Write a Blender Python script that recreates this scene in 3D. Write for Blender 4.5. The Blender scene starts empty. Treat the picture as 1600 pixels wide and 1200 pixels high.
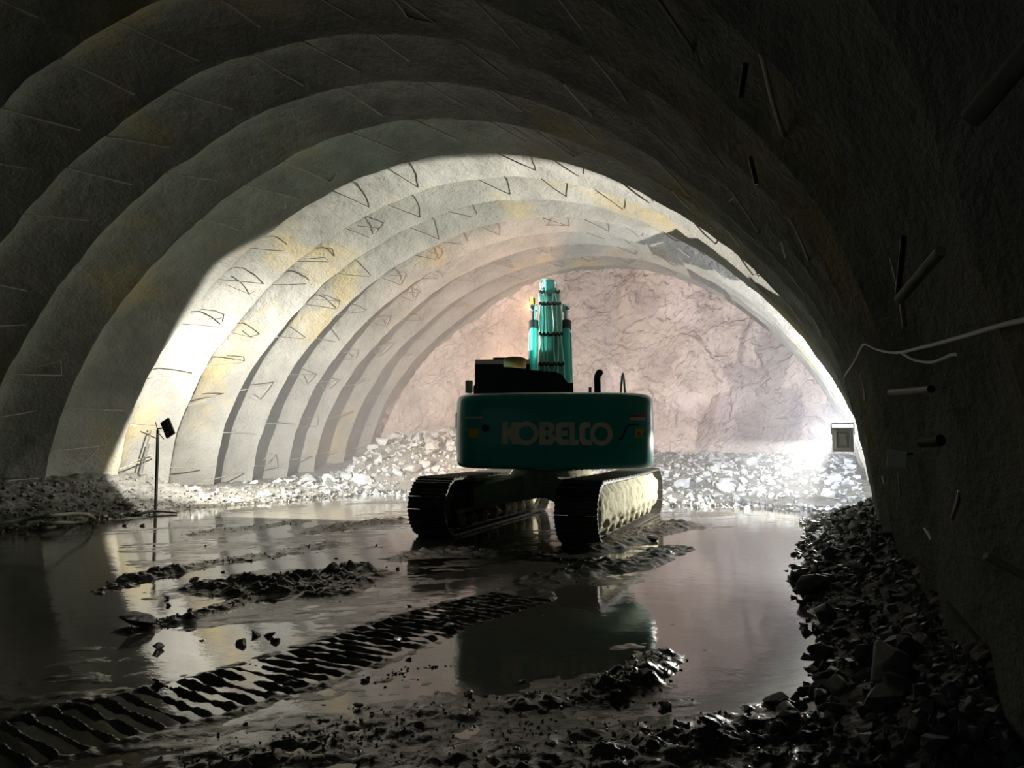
import bpy, bmesh, math, random
import numpy as np
from mathutils import Vector, Matrix

# ------------------------------------------------------------------ camera, world, exposure
sc = bpy.context.scene
C = sc.collection
YAW, PITCH, FPX, EYE = 0.3778, 0.0631, 1179.9, 1.59
cam = bpy.data.cameras.new('camera')
cam.sensor_width = 36.0
cam.lens = FPX / 1600 * 36
cam.clip_start = 0.05
cam_ob = bpy.data.objects.new('camera', cam)
C.objects.link(cam_ob)
cam_ob.location = (0, 0, EYE)
cam_ob.rotation_euler = (math.pi / 2 + PITCH, 0, YAW)
sc.camera = cam_ob

w = bpy.data.worlds.new('world')
sc.world = w
w.use_nodes = True
w.node_tree.nodes['Background'].inputs[0].default_value = (0.5, 0.78, 0.8, 1)
w.node_tree.nodes['Background'].inputs[1].default_value = 0.08      # faint daylight from the far portal behind

sc.view_settings.view_transform = 'Standard'
sc.view_settings.look = 'None'
sc.view_settings.gamma = 1
sc.view_settings.use_curve_mapping = False
sc.view_settings.exposure = 0.0
STAND_W, WALL_W, FILL_W, WORK_W = 6100, 6200, 2100, 1450       # lamp powers and the added crawler fill, used in the lamp builders
STAND_C, WALL_C, WORK_C = (1.0, 0.97, 0.90), (0.84, 0.89, 1.0), (1.0, 0.50, 0.24)
HAZE = 0.019

random.seed(4)
rng = np.random.default_rng(4)
PI = math.pi


def smooth(a, b, x):
    t = np.clip((x - a) / (b - a), 0, 1)
    return t * t * (3 - 2 * t)


# ------------------------------------------------------------------ noise (numpy gradient noise)
_P = np.random.default_rng(11).permutation(512).astype(np.int64)
_P = np.concatenate([_P, _P, _P])
_G = np.random.default_rng(12).normal(size=(512, 3))
_G /= np.linalg.norm(_G, axis=1)[:, None]


def pnoise(x, y, z=0.0):
    x, y, z = np.broadcast_arrays(np.asarray(x, float), np.asarray(y, float), np.asarray(z, float))
    xi, yi, zi = (np.floor(q).astype(np.int64) for q in (x, y, z))
    xf, yf, zf = x - xi, y - yi, z - zi
    u, v, ww = (q * q * q * (q * (q * 6 - 15) + 10) for q in (xf, yf, zf))
    out = 0
    for dx in (0, 1):
        for dy in (0, 1):
            for dz in (0, 1):
                h = _P[_P[_P[(xi + dx) & 511] + ((yi + dy) & 511)] + ((zi + dz) & 511)]
                g = _G[h]
                d = g[..., 0] * (xf - dx) + g[..., 1] * (yf - dy) + g[..., 2] * (zf - dz)
                out = out + d * (u if dx else 1 - u) * (v if dy else 1 - v) * (ww if dz else 1 - ww)
    return out * 1.5


def fbm(x, y, z=0.0, o=4, s=1.0):
    r, a = 0, 1.0
    for i in range(o):
        r = r + a * pnoise(x * s + 17 * i, y * s + 5 * i, np.asarray(z) * s + 3 * i)
        s *= 2.05
        a *= 0.5
    return r


def cells(x, y, seed=0):
    """jittered-cell id noise: (F1 distance, random value of nearest cell, F2-F1, two slope values)"""
    xi, yi = np.floor(x).astype(np.int64), np.floor(y).astype(np.int64)
    f1 = np.full(x.shape, 9.0)
    f2 = np.full(x.shape, 9.0)
    val = np.zeros(x.shape)
    gx = np.zeros(x.shape)
    gy = np.zeros(x.shape)
    for dx in (-1, 0, 1):
        for dy in (-1, 0, 1):
            h = _P[_P[(xi + dx + seed) & 511] + ((yi + dy) & 511)]
            px = xi + dx + (h % 97) / 97.0
            py = yi + dy + (h % 89) / 89.0
            d = np.hypot(x - px, y - py)
            near = d < f1
            f2 = np.where(near, f1, np.minimum(f2, d))
            hv = (h % 101) / 101.0
            sx, sy = (h % 53) / 53.0 - .5, (h % 61) / 61.0 - .5
            val = np.where(near, hv + (sx * (x - px) + sy * (y - py)) * 1.2, val)
            f1 = np.where(near, d, f1)
    return f1, val, f2 - f1


# ------------------------------------------------------------------ materials
def mat(name, color, rough=0.6, metal=0.0, var=None, scale=3.0, bump=0.0, bscale=30.0, spec=0.5, coat=0.0,
        stain=None, sscale=0.6, samount=0.5, emit=None, estr=0.0, rvar=0.0, ior=1.5, det=6):
    m = bpy.data.materials.new(name)
    m.use_nodes = True
    nt = m.node_tree
    N, L = nt.nodes, nt.links
    b = N['Principled BSDF']
    b.inputs['Base Color'].default_value = (*color, 1)
    b.inputs['Roughness'].default_value = rough
    b.inputs['Metallic'].default_value = metal
    b.inputs['Specular IOR Level'].default_value = spec
    b.inputs['IOR'].default_value = ior
    b.inputs['Coat Weight'].default_value = coat
    tc = N.new('ShaderNodeTexCoord')
    pos = tc.outputs['Object']

    def noise(s, detail=5, rough_=0.6):
        n = N.new('ShaderNodeTexNoise')
        n.inputs['Scale'].default_value = s
        n.inputs['Detail'].default_value = detail
        n.inputs['Roughness'].default_value = rough_
        L.new(pos, n.inputs['Vector'])
        return n.outputs['Fac']

    def ramp(fac, lo, hi):
        r = N.new('ShaderNodeMapRange')
        r.inputs['From Min'].default_value = lo
        r.inputs['From Max'].default_value = hi
        L.new(fac, r.inputs['Value'])
        return r.outputs[0]

    col = None
    if var:
        mx = N.new('ShaderNodeMix')
        mx.data_type = 'RGBA'
        L.new(ramp(noise(scale, det), 0.32, 0.68), mx.inputs['Factor'])
        mx.inputs['A'].default_value = (*color, 1)
        mx.inputs['B'].default_value = (*var, 1)
        col = mx.outputs['Result']
    if stain:
        mx2 = N.new('ShaderNodeMix')
        mx2.data_type = 'RGBA'
        r = ramp(noise(sscale, 3, 0.55), 0.55, 0.68)
        mm = N.new('ShaderNodeMath')
        mm.operation = 'MULTIPLY'
        mm.inputs[1].default_value = samount
        L.new(r, mm.inputs[0])
        L.new(mm.outputs[0], mx2.inputs['Factor'])
        if col:
            L.new(col, mx2.inputs['A'])
        else:
            mx2.inputs['A'].default_value = (*color, 1)
        mx2.inputs['B'].default_value = (*stain, 1)
        col = mx2.outputs['Result']
    if col:
        L.new(col, b.inputs['Base Color'])
    if rvar:
        rr = N.new('ShaderNodeMapRange')
        rr.inputs['From Min'].default_value = .35
        rr.inputs['From Max'].default_value = .65
        rr.inputs['To Min'].default_value = max(rough - rvar, 0.02)
        rr.inputs['To Max'].default_value = rough + rvar
        L.new(noise(scale * 1.7, 3), rr.inputs['Value'])
        L.new(rr.outputs[0], b.inputs['Roughness'])
    if bump:
        bp = N.new('ShaderNodeBump')
        bp.inputs['Strength'].default_value = 1.0
        bp.inputs['Distance'].default_value = bump
        L.new(noise(bscale, 5, 0.6), bp.inputs['Height'])
        L.new(bp.outputs[0], b.inputs['Normal'])
    if emit:
        b.inputs['Emission Color'].default_value = (*emit, 1)
        b.inputs['Emission Strength'].default_value = estr
    return m


M = {}
M['shotcrete'] = mat('shotcrete', (0.25, 0.243, 0.217), 0.85, var=(0.165, 0.16, 0.142), scale=0.9, bump=0.035, bscale=15,
                     stain=(0.30, 0.235, 0.10), sscale=0.5, samount=0.62, spec=0.2)
M['rock_face'] = mat('rock_face', (0.42, 0.36, 0.32), 0.8, var=(0.26, 0.215, 0.20), scale=0.9, bump=0.03, bscale=7,
                     stain=(0.50, 0.43, 0.42), sscale=0.7, samount=0.6, spec=0.3, det=9)
M['mud'] = mat('wet_mud', (0.036, 0.032, 0.025), 0.20, var=(0.070, 0.062, 0.046), scale=1.6, bump=0.006, bscale=38, spec=0.7, rvar=0.10, ior=1.6)
M['water'] = mat('muddy_water', (0.075, 0.070, 0.055), 0.06, var=(0.095, 0.088, 0.07), scale=0.5, bump=0.003, bscale=3.2, spec=0.75, rvar=0.04, ior=1.6)
M['muck'] = mat('muck', (0.20, 0.19, 0.17), 0.85, var=(0.12, 0.115, 0.10), scale=5, bump=0.02, bscale=22, spec=0.3)
M['rubble'] = mat('dark_rubble', (0.075, 0.076, 0.070), 0.6, var=(0.04, 0.04, 0.037), scale=9, bump=0.03, bscale=25, spec=0.4)
M['rock_pale'] = mat('pale_rock', (0.37, 0.38, 0.38), 0.75, var=(0.26, 0.265, 0.265), scale=3, bump=0.012, bscale=18, spec=0.3)
M['rock_dark'] = mat('dark_rock', (0.13, 0.138, 0.13), 0.5, var=(0.08, 0.084, 0.078), scale=4, bump=0.01, bscale=20, spec=0.4)
M['rebar'] = mat('coated_rebar', (0.33, 0.30, 0.25), 0.7, var=(0.20, 0.16, 0.12), scale=8)
M['steel'] = mat('dark_steel', (0.05, 0.05, 0.05), 0.5, 0.6, var=(0.08, 0.07, 0.06), scale=9)
M['galv'] = mat('grey_metal', (0.55, 0.55, 0.53), 0.5, 0.0, var=(0.42, 0.42, 0.40), scale=8)
M['teal'] = mat('teal_paint', (0.010, 0.44, 0.385), 0.32, var=(0.014, 0.37, 0.325), scale=2.2, coat=0.35, stain=(0.10, 0.16, 0.13), sscale=1.5, samount=0.25)
M['teal_pipe'] = mat('teal_pipe', (0.45, 0.85, 0.80), 0.35, var=(0.36, 0.72, 0.68), scale=6)
M['teal_boom'] = mat('lit_teal_paint', (0.09, 0.58, 0.52), 0.35, var=(0.10, 0.50, 0.45), scale=2.5, coat=0.2)  # the teal paint lightened, light on the boom put into its colour
M['black'] = mat('black_plastic', (0.014, 0.015, 0.016), 0.45, var=(0.025, 0.025, 0.025), scale=5)
M['chrome'] = mat('chrome', (0.6, 0.6, 0.6), 0.15, 1.0)
M['cream'] = mat('cream_plastic', (0.75, 0.66, 0.34), 0.5, var=(0.62, 0.54, 0.26), scale=6)
_b = M['cream'].node_tree.nodes['Principled BSDF']
_b.inputs['Transmission Weight'].default_value = .7       # translucent bowl
_b.inputs['IOR'].default_value = 1.15
M['clear'] = mat('smoky_bowl', (0.35, 0.35, 0.33), 0.15, coat=0.5)
M['letter'] = mat('lettering', (0.86, 0.80, 0.68), 0.5, var=(0.75, 0.69, 0.58), scale=6)
M['red'] = mat('red_decal', (0.45, 0.03, 0.04), 0.5)
M['white'] = mat('white_decal', (0.75, 0.73, 0.68), 0.5)
M['yellow'] = mat('yellow_decal', (0.75, 0.52, 0.03), 0.5)
M['shoe'] = mat('track_steel', (0.035, 0.034, 0.030), 0.45, 0.3, var=(0.07, 0.064, 0.05), scale=7, bump=0.004, bscale=40)
M['crust'] = mat('dried_mud', (0.58, 0.54, 0.38), 0.85, var=(0.42, 0.39, 0.27), scale=5, bump=0.02, bscale=20)
M['frame'] = mat('muddy_frame', (0.20, 0.185, 0.135), 0.7, var=(0.10, 0.095, 0.07), scale=4, bump=0.006, bscale=20)
M['glass'] = mat('dark_glass', (0.01, 0.012, 0.012), 0.05, coat=0.5)
M['lamp_glass'] = mat('lit_lamp_glass', (0.9, 0.9, 0.9), 0.3, emit=(0.95, 0.97, 1.0), estr=60)
M['amber_glass'] = mat('amber_lamp_glass', (0.9, 0.4, 0.1), 0.3, emit=(1.0, 0.38, 0.08), estr=1.6)
M['hose'] = mat('hose_rubber', (0.22, 0.20, 0.15), 0.5, var=(0.15, 0.14, 0.11), scale=9)
M['cable'] = mat('grey_cable', (0.34, 0.34, 0.32), 0.6)
M['plate'] = mat('pale_plate', (0.8, 0.8, 0.8), 0.6)


# ------------------------------------------------------------------ mesh helpers
class MB:
    def __init__(s):
        s.v, s.f, s.mi, s.sm = [], [], [], []

    def add(s, verts, faces, mi=0, sm=False):
        o = len(s.v)
        s.v += [tuple(map(float, p)) for p in verts]
        s.f += [tuple(i + o for i in f) for f in faces]
        s.mi += [mi] * len(faces)
        s.sm += [sm] * len(faces)

    def box(s, c, d, mi=0, rot=None, bev=0.0):
        bm = bmesh.new()
        bmesh.ops.create_cube(bm, size=1)
        bmesh.ops.scale(bm, vec=d, verts=bm.verts)
        if bev:
            bmesh.ops.bevel(bm, geom=bm.edges[:], offset=bev, segments=2, affect='EDGES', profile=0.5)
        if rot is not None:
            bmesh.ops.transform(bm, matrix=rot.to_4x4(), verts=bm.verts)
        bm.verts.index_update()
        s.add([v.co + Vector(c) for v in bm.verts], [[v.index for v in f.verts] for f in bm.faces], mi)
        bm.free()

    def tube(s, pts, r, n=8, mi=0, cap=True, sm=True):
        pts = [Vector(p) for p in pts]
        rs = r if isinstance(r, (list, tuple)) else [r] * len(pts)
        t0 = (pts[1] - pts[0]).normalized()
        up = Vector((0, 0, 1)) if abs(t0.z) < 0.9 else Vector((1, 0, 0))
        a = t0.cross(up).normalized()
        V, F = [], []
        for i, p in enumerate(pts):
            t = (pts[min(i + 1, len(pts) - 1)] - pts[max(i - 1, 0)]).normalized()
            a = (a - t * a.dot(t)).normalized()
            b = t.cross(a)
            for k in range(n):
                q = 2 * PI * k / n
                V.append(p + (a * math.cos(q) + b * math.sin(q)) * rs[i])
        for i in range(len(pts) - 1):
            for k in range(n):
                F.append((i * n + k, i * n + (k + 1) % n, (i + 1) * n + (k + 1) % n, (i + 1) * n + k))
        s.add(V, F, mi, sm)
        if cap:
            s.add(V[:n], [tuple(range(n))[::-1]], mi)
            s.add(V[-n:], [tuple(range(n))], mi)

    def lathe(s, prof, c=(0, 0, 0), axis='z', n=24, mi=0, sm=True):
        V, F = [], []
        for r, h in prof:
            for k in range(n):
                q = 2 * PI * k / n
                x, y = r * math.cos(q), r * math.sin(q)
                p = {'z': (x, y, h), 'x': (h, x, y), 'y': (y, h, x)}[axis]
                V.append((p[0] + c[0], p[1] + c[1], p[2] + c[2]))
        m = len(prof)
        for i in range(m - 1):
            for k in range(n):
                F.append((i * n + k, i * n + (k + 1) % n, (i + 1) * n + (k + 1) % n, (i + 1) * n + k))
        s.add(V, F, mi, sm)
        s.add(V[:n], [tuple(range(n))[::-1]], mi)
        s.add(V[-n:], [tuple(range(n))], mi)

    def prism(s, poly, lo, hi, axis='x', mi=0):
        """poly in the two other axes; extruded lo..hi along axis"""
        def P(a, b, h):
            return {'x': (h, a, b), 'y': (a, h, b), 'z': (a, b, h)}[axis]
        n = len(poly)
        V = [P(a, b, lo) for a, b in poly] + [P(a, b, hi) for a, b in poly]
        F = [tuple(range(n))[::-1], tuple(range(n, 2 * n))]
        F += [(i, (i + 1) % n, n + (i + 1) % n, n + i) for i in range(n)]
        s.add(V, F, mi)

    def mesh(s, name, mats, fix=True):
        me = bpy.data.meshes.new(name)
        me.from_pydata(s.v, [], s.f)
        for m in (mats if isinstance(mats, (list, tuple)) else [mats]):
            me.materials.append(M[m] if isinstance(m, str) else m)
        me.polygons.foreach_set('material_index', s.mi)
        me.polygons.foreach_set('use_smooth', s.sm)
        if fix:
            bm = bmesh.new()
            bm.from_mesh(me)
            bmesh.ops.recalc_face_normals(bm, faces=bm.faces)
            bm.to_mesh(me)
            bm.free()
        me.update()
        return me

    def build(s, name, mats, parent=None, rz=0.0, loc=(0, 0, 0), fix=True):
        return link(name, s.mesh(name, mats, fix), parent, rz, loc)


def link(name, me, parent=None, rz=0.0, loc=(0, 0, 0)):
    o = bpy.data.objects.new(name, me)
    C.objects.link(o)
    o.location = loc
    o.rotation_euler = (0, 0, rz)
    if parent:
        o.parent = parent
    return o


def tag(o, label=None, cat=None, group=None, kind=None):
    for k, v in (('label', label), ('category', cat), ('group', group), ('kind', kind)):
        if v:
            o[k] = v
    return o


def empty(name, loc=(0, 0, 0), rz=0.0):
    return link(name, None, None, rz, loc)


def grid_mesh(name, X, Y, Z, material, smooth_=True, flip=False, normals=None):
    n, m = X.shape
    me = bpy.data.meshes.new(name)
    co = np.stack([X, Y, Z], -1).reshape(-1, 3).astype(np.float32)
    idx = np.arange(n * m).reshape(n, m)
    q = np.stack([idx[:-1, :-1], idx[1:, :-1], idx[1:, 1:], idx[:-1, 1:]], -1).reshape(-1, 4)
    if flip:
        q = q[:, ::-1]
    me.vertices.add(len(co))
    me.vertices.foreach_set('co', co.ravel())
    me.loops.add(q.size)
    me.loops.foreach_set('vertex_index', q.ravel().astype(np.int32))
    me.polygons.add(len(q))
    me.polygons.foreach_set('loop_start', np.arange(0, q.size, 4, dtype=np.int32))
    me.polygons.foreach_set('use_smooth', np.full(len(q), smooth_))
    me.update(calc_edges=True)
    me.materials.append(M[material])
    if normals is not None:
        me.normals_split_custom_set_from_vertices(normals.reshape(-1, 3).tolist())
    return me


# ------------------------------------------------------------------ survey helpers: sight lines from the surveyed eye point
def sight(u, v):
    X, V = (u - 800) / FPX, (600 - v) / FPX
    c, s = math.cos(PITCH), math.sin(PITCH)
    d, z = c - V * s, V * c + s
    return np.array([X * math.cos(YAW) - d * math.sin(YAW), X * math.sin(YAW) + d * math.cos(YAW), z])


def on_ground(u, v, z=0.0):
    r = sight(u, v)
    t = (z - EYE) / r[2]
    return r[0] * t, r[1] * t


def at_depth(u, v, y):
    r = sight(u, v)
    t = y / r[1]
    return Vector((r[0] * t, y, EYE + r[2] * t))


# ------------------------------------------------------------------ tunnel lining
XC, ZC, RA, RB = -6.40, -0.857, 7.624, 7.5615
RING = [-6.1, -4.7, -3.3, -1.9, -0.5, 0.9, 2.3, 3.75, 5.15, 6.55, 7.95, 9.32, 10.66, 12.32, 13.77, 15.3, 16.75, 18.2, 19.5, 21.0, 22.4, 23.9]


def prof(th):
    m = 1 - .0201 * np.sin(2 * th) + .0219 * np.cos(4 * th) - .0171 * np.cos(3 * th) + .0235 * np.sin(3 * th)
    return m


def lining_point(th, k, out, dy=0.0):
    """point on ring k at angle th, pushed outwards by out"""
    m = prof(th)
    x = XC + (RA * m + out) * np.cos(th)
    z = ZC + (RB * m + out) * np.sin(th)
    y = RING[k] + dy + .0053 * (x - XC) - .0225 * (z - 3)
    return x, y, z


def squeeze(th, y):
    """the right wall stands closer in on the near stretch"""
    return -.42 * smooth(math.radians(34), math.radians(10), th) * smooth(15.0, 11.0, y)


def crest(th, k):
    """(radial, axial) irregularity of the shotcreted arch k"""
    r = .035 * fbm(th * 3.5, k * 7.3, 1.0, 3) + .018 * fbm(th * 14, k * 3.1, 5.0, 2)
    a = .07 * fbm(th * 3.0, k * 5.7, 9.0, 3) + .03 * fbm(th * 13, k * 4.1, 3.0, 2)
    return r, a


TH = np.radians(np.concatenate([np.linspace(3.0, 27, 64), np.linspace(27, 153, 330)[1:], np.linspace(153, 177.5, 64)[1:]]))
I1, I2 = 63, 63 + 329

wall_right = tag(empty('wall_right'), kind='structure')
wall_left = tag(empty('wall_left'), kind='structure')
ceiling = tag(empty('ceiling'), kind='structure')


def bay_surface(k):
    ns = 30 if RING[k + 1] > 2.0 else 8
    s = np.linspace(0, 1, ns + 1)
    th, S = np.meshgrid(TH, s, indexing='ij')
    r0, a0 = crest(th, k)
    r1, a1 = crest(th, k + 1)
    dep = .26 + .08 * fbm(th * 2.2, k * 2.9, 2.0, 2) + .24 * smooth(2.2, 2.9, th)
    # quick step out behind the near arch, long slope back in to the far one
    a = np.clip(S / .40, 0, 1)
    b = np.clip((S - .40) / .60, 0, 1)
    shape = np.sin(PI / 2 * a) ** .75 * (1 - b ** 1.7)
    out = dep * shape + r0 * (1 - S) + r1 * S
    x, y, z = lining_point(th, k, 0.0)
    x1, y1, z1 = lining_point(th, k + 1, 0.0)
    Y = y + a0 + (y1 + a1 - y - a0) * S
    arc = th * 7.6
    mask = np.sin(PI * S) ** 0.4 * .8 + .2
    out = out + mask * (.035 * fbm(arc, Y, 3.3, 4, 1.3) + .016 * fbm(arc, Y, 8.1, 3, 6.0))
    out = out + squeeze(th, Y)
    X, _, Z = lining_point(th, k, out)
    return th, X, Y, Z


SURF = {}
for k in range(len(RING) - 1):
    th, X, Y, Z = bay_surface(k)
    SURF[k] = (X, Y, Z)
    P = np.stack([X, Y, Z], -1)
    du = np.gradient(P, axis=0)
    dv = np.gradient(P, axis=1)
    nn = np.cross(du, dv)
    nn /= np.linalg.norm(nn, axis=-1)[..., None] + 1e-9
    inward = np.stack([-np.cos(th), 0 * th, -np.sin(th)], -1)
    sign = np.sign((nn * inward).sum(-1))[..., None]
    nn = nn * sign
    for par, a, b in ((wall_right, 0, I1), (ceiling, I1, I2), (wall_left, I2, len(TH) - 1)):
        sl = slice(a, b + 1)
        me = grid_mesh('shotcrete_bay', X[sl], Y[sl], Z[sl], 'shotcrete', flip=False, normals=nn[sl])
        link('shotcrete_bay', me, par)


def par_for(th):
    return wall_right if th < TH[I1] else (wall_left if th > TH[I2] else ceiling)


def lp(th, k, out=0.0, s=0.0, r=True):
    """a point of bay k, fraction s along it"""
    rr, aa = crest(np.array(th), k)
    r2, a2 = crest(np.array(th), k + 1)
    x, y, z = lining_point(th, k, out + float(squeeze(np.array(th), np.array(RING[k] + 1.4 * s))) + (rr * (1 - s) + r2 * s if r else 0))
    _, y1, _ = lining_point(th, k + 1, 0)
    return Vector((x, y + aa + (y1 + a2 - y - aa) * s, z))


# spacer bars welded from arch to arch, left bare where the shotcrete missed them
n_rod = 0
for k in range(7, len(RING) - 2):
    for j in range(20):
        deg = 7 + j * 8.9 + (k % 2) * 2.1 + random.uniform(-2.2, 2.2)
        if random.random() < .12 or deg > 174 or deg < 7:
            continue
        th = math.radians(deg)
        skew = math.radians(random.uniform(-2.2, .6))
        s1 = random.uniform(.62, .98)
        mb = MB()
        p0 = lp(th, k, .01, .02)
        p1 = lp(th + skew, k, .055 + .04 * random.random(), s1)
        mid = (p0 + p1) / 2 + Vector((random.uniform(-.012, .012), 0, random.uniform(-.012, .012)))
        mb.tube([p0, mid, p1], random.uniform(.011, .015), 6)
        mb.build('spacer_bar', 'rebar', par_for(th), fix=False)
        n_rod += 1
        lit = deg > 60 and k >= 12
        if (lit and random.random() < .5) or (not lit and random.random() < .1):
            mb = MB()
            sg = 1 if random.random() < .8 else -1
            q = lp(th - sg * math.radians(random.uniform(1.6, 2.6)), k, .10, s1 * random.uniform(.7, .95))
            q2 = lp(th - sg * math.radians(random.uniform(.6, 1.6)), k, .12, s1 * random.uniform(.3, .55))
            mb.tube([p1, p1.lerp(q, .5) + Vector((0, .02, 0)), q, q.lerp(q2, .5), q2], .012, 5)
            mb.build('bent_bar', 'rebar', par_for(th), fix=False)

# ------------------------------------------------------------------ rock face at the end of the drive
gx, gz = np.meshgrid(np.arange(-14.9, 1.7, .05), np.arange(-.4, 7.3, .05), indexing='ij')
wx = gx + .35 * fbm(gx, gz, 4.0, 3, .8)
wz = gz + .35 * fbm(gx, gz, 7.0, 3, .8)
_, v1, e1 = cells(wx * .75 + wz * .2, wz * .95, 3)
_, v2, e2 = cells(wx * 2.1, wz * 2.6 + wx * .5, 31)
_, v3, e3 = cells(wx * 5.2, wz * 6.0 - wx, 77)
gy = 23.35 + .05 * v1 + .06 * v2 + .05 * v3 + .30 * fbm(gx, gz, 2.0, 4, .5) + .04 * np.abs(fbm(wx, wz, 2.0, 4, 1.7)) + .03 * fbm(gx, gz, 2.0, 3, 5)
gy += .02 * np.exp(-(e1 / .05) ** 2) + .008 * np.exp(-(e2 / .05) ** 2)
gy -= 0.5 * smooth(2.2, 0, gz)
face = tag(link('wall_back', grid_mesh('wall_back', gx, gy, gz, 'rock_face', smooth_=False)), kind='structure')

# ------------------------------------------------------------------ ground
def px_line(pts, z=0.0):
    return np.array([on_ground(u, v, z) for u, v in pts])


def dist_line(x, y, L):
    """distance to a polyline, arc length at the foot, signed side"""
    best = np.full(x.shape, 1e9)
    arc = np.zeros(x.shape)
    side = np.zeros(x.shape)
    s0 = 0.0
    for a, b in zip(L[:-1], L[1:]):
        d = b - a
        n = np.hypot(*d)
        t = np.clip(((x - a[0]) * d[0] + (y - a[1]) * d[1]) / n ** 2, 0, 1)
        ex, ey = x - a[0] - t * d[0], y - a[1] - t * d[1]
        q = np.hypot(ex, ey)
        m = q < best
        best = np.where(m, q, best)
        arc = np.where(m, s0 + t * n, arc)
        side = np.where(m, np.sign(ex * d[1] - ey * d[0]), side)
        s0 += n
    return best, arc, side


CLEAT = px_line([(-260, 1230), (0, 1168), (300, 1092), (440, 1052), (560, 1012), (680, 972), (815, 932)])
STROKES = [  # polyline in sight of the eye, half width, height, lump height
    (px_line([(340, 918), (430, 922), (500, 928), (560, 897)]), .42, .045, .06),
    (px_line([(390, 912), (470, 905), (550, 893)]), .3, .035, .05),
    (px_line([(620, 872), (700, 858), (820, 868), (930, 880)]), .40, .02, .04),
    (px_line([(860, 905), (930, 890), (1000, 880), (1060, 858)]), .38, .05, .05),
    (px_line([(930, 858), (1000, 835), (1060, 820)]), .5, .06, .05),
    (px_line([(960, 1075), (1010, 1050), (1040, 1025)]), .20, .03, .030),
    (px_line([(850, 1105), (930, 1085), (1000, 1065)]), .2, .02, .03),
    (px_line([(480, 830), (540, 822), (620, 812)]), .30, .035, .035),
    (px_line([(300, 835), (400, 824), (470, 815)]), .25, .012, .03),
    (px_line([(210, 905), (330, 880), (420, 868), (520, 850)]), .25, .012, .028),
    (px_line([(200, 985), (300, 965), (380, 938), (480, 905)]), .14, .014, .03),
    (px_line([(150, 930), (200, 905), (260, 895)]), .25, .02, .04),
    (px_line([(420, 1165), (560, 1135), (700, 1120), (840, 1110)]), .28, .0, .022),
    (px_line([(300, 1190), (440, 1180), (640, 1160)]), .25, .004, .024),
    (px_line([(700, 1190), (900, 1165), (1060, 1150), (1220, 1130)]), .33, .008, .03),
    (px_line([(880, 1215), (1080, 1190), (1280, 1170)]), .35, .02, .04),
    (px_line([(600, 1060), (700, 1040), (760, 1010)]), .18, -.01, .02),
]
RBANK = px_line([(1450, 1330), (1270, 1190), (1255, 1120), (1275, 1075), (1285, 1010), (1262, 960), (1240, 900), (1250, 870), (1262, 838), (1262, 812), (1250, 800)])
LBANK = px_line([(-500, 880), (-250, 850), (0, 832), (110, 822), (200, 806), (300, 794), (420, 786), (520, 778), (600, 770)])
PUD = [px_line([(1060, 880), (1230, 895), (1255, 1000), (1230, 1070), (1130, 1080), (1060, 1000)]),
       px_line([(760, 930), (880, 925), (900, 1000), (760, 1060), (730, 1000)]),
       px_line([(20, 860), (150, 850), (170, 950), (60, 1010)]), px_line([(1080, 830), (1230, 830), (1230, 880), (1060, 885)])]


def inside(x, y, poly):
    c = np.zeros(x.shape, bool)
    n = len(poly)
    for i in range(n):
        (x0, y0), (x1, y1) = poly[i], poly[(i + 1) % n]
        cond = ((y0 > y) != (y1 > y)) & (x < (x1 - x0) * (y - y0) / (y1 - y0 + 1e-12) + x0)
        c ^= cond
    return c


def interp_x(L, y):
    o = np.argsort(L[:, 1])
    return np.interp(y, L[o, 1], L[o, 0])


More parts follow.
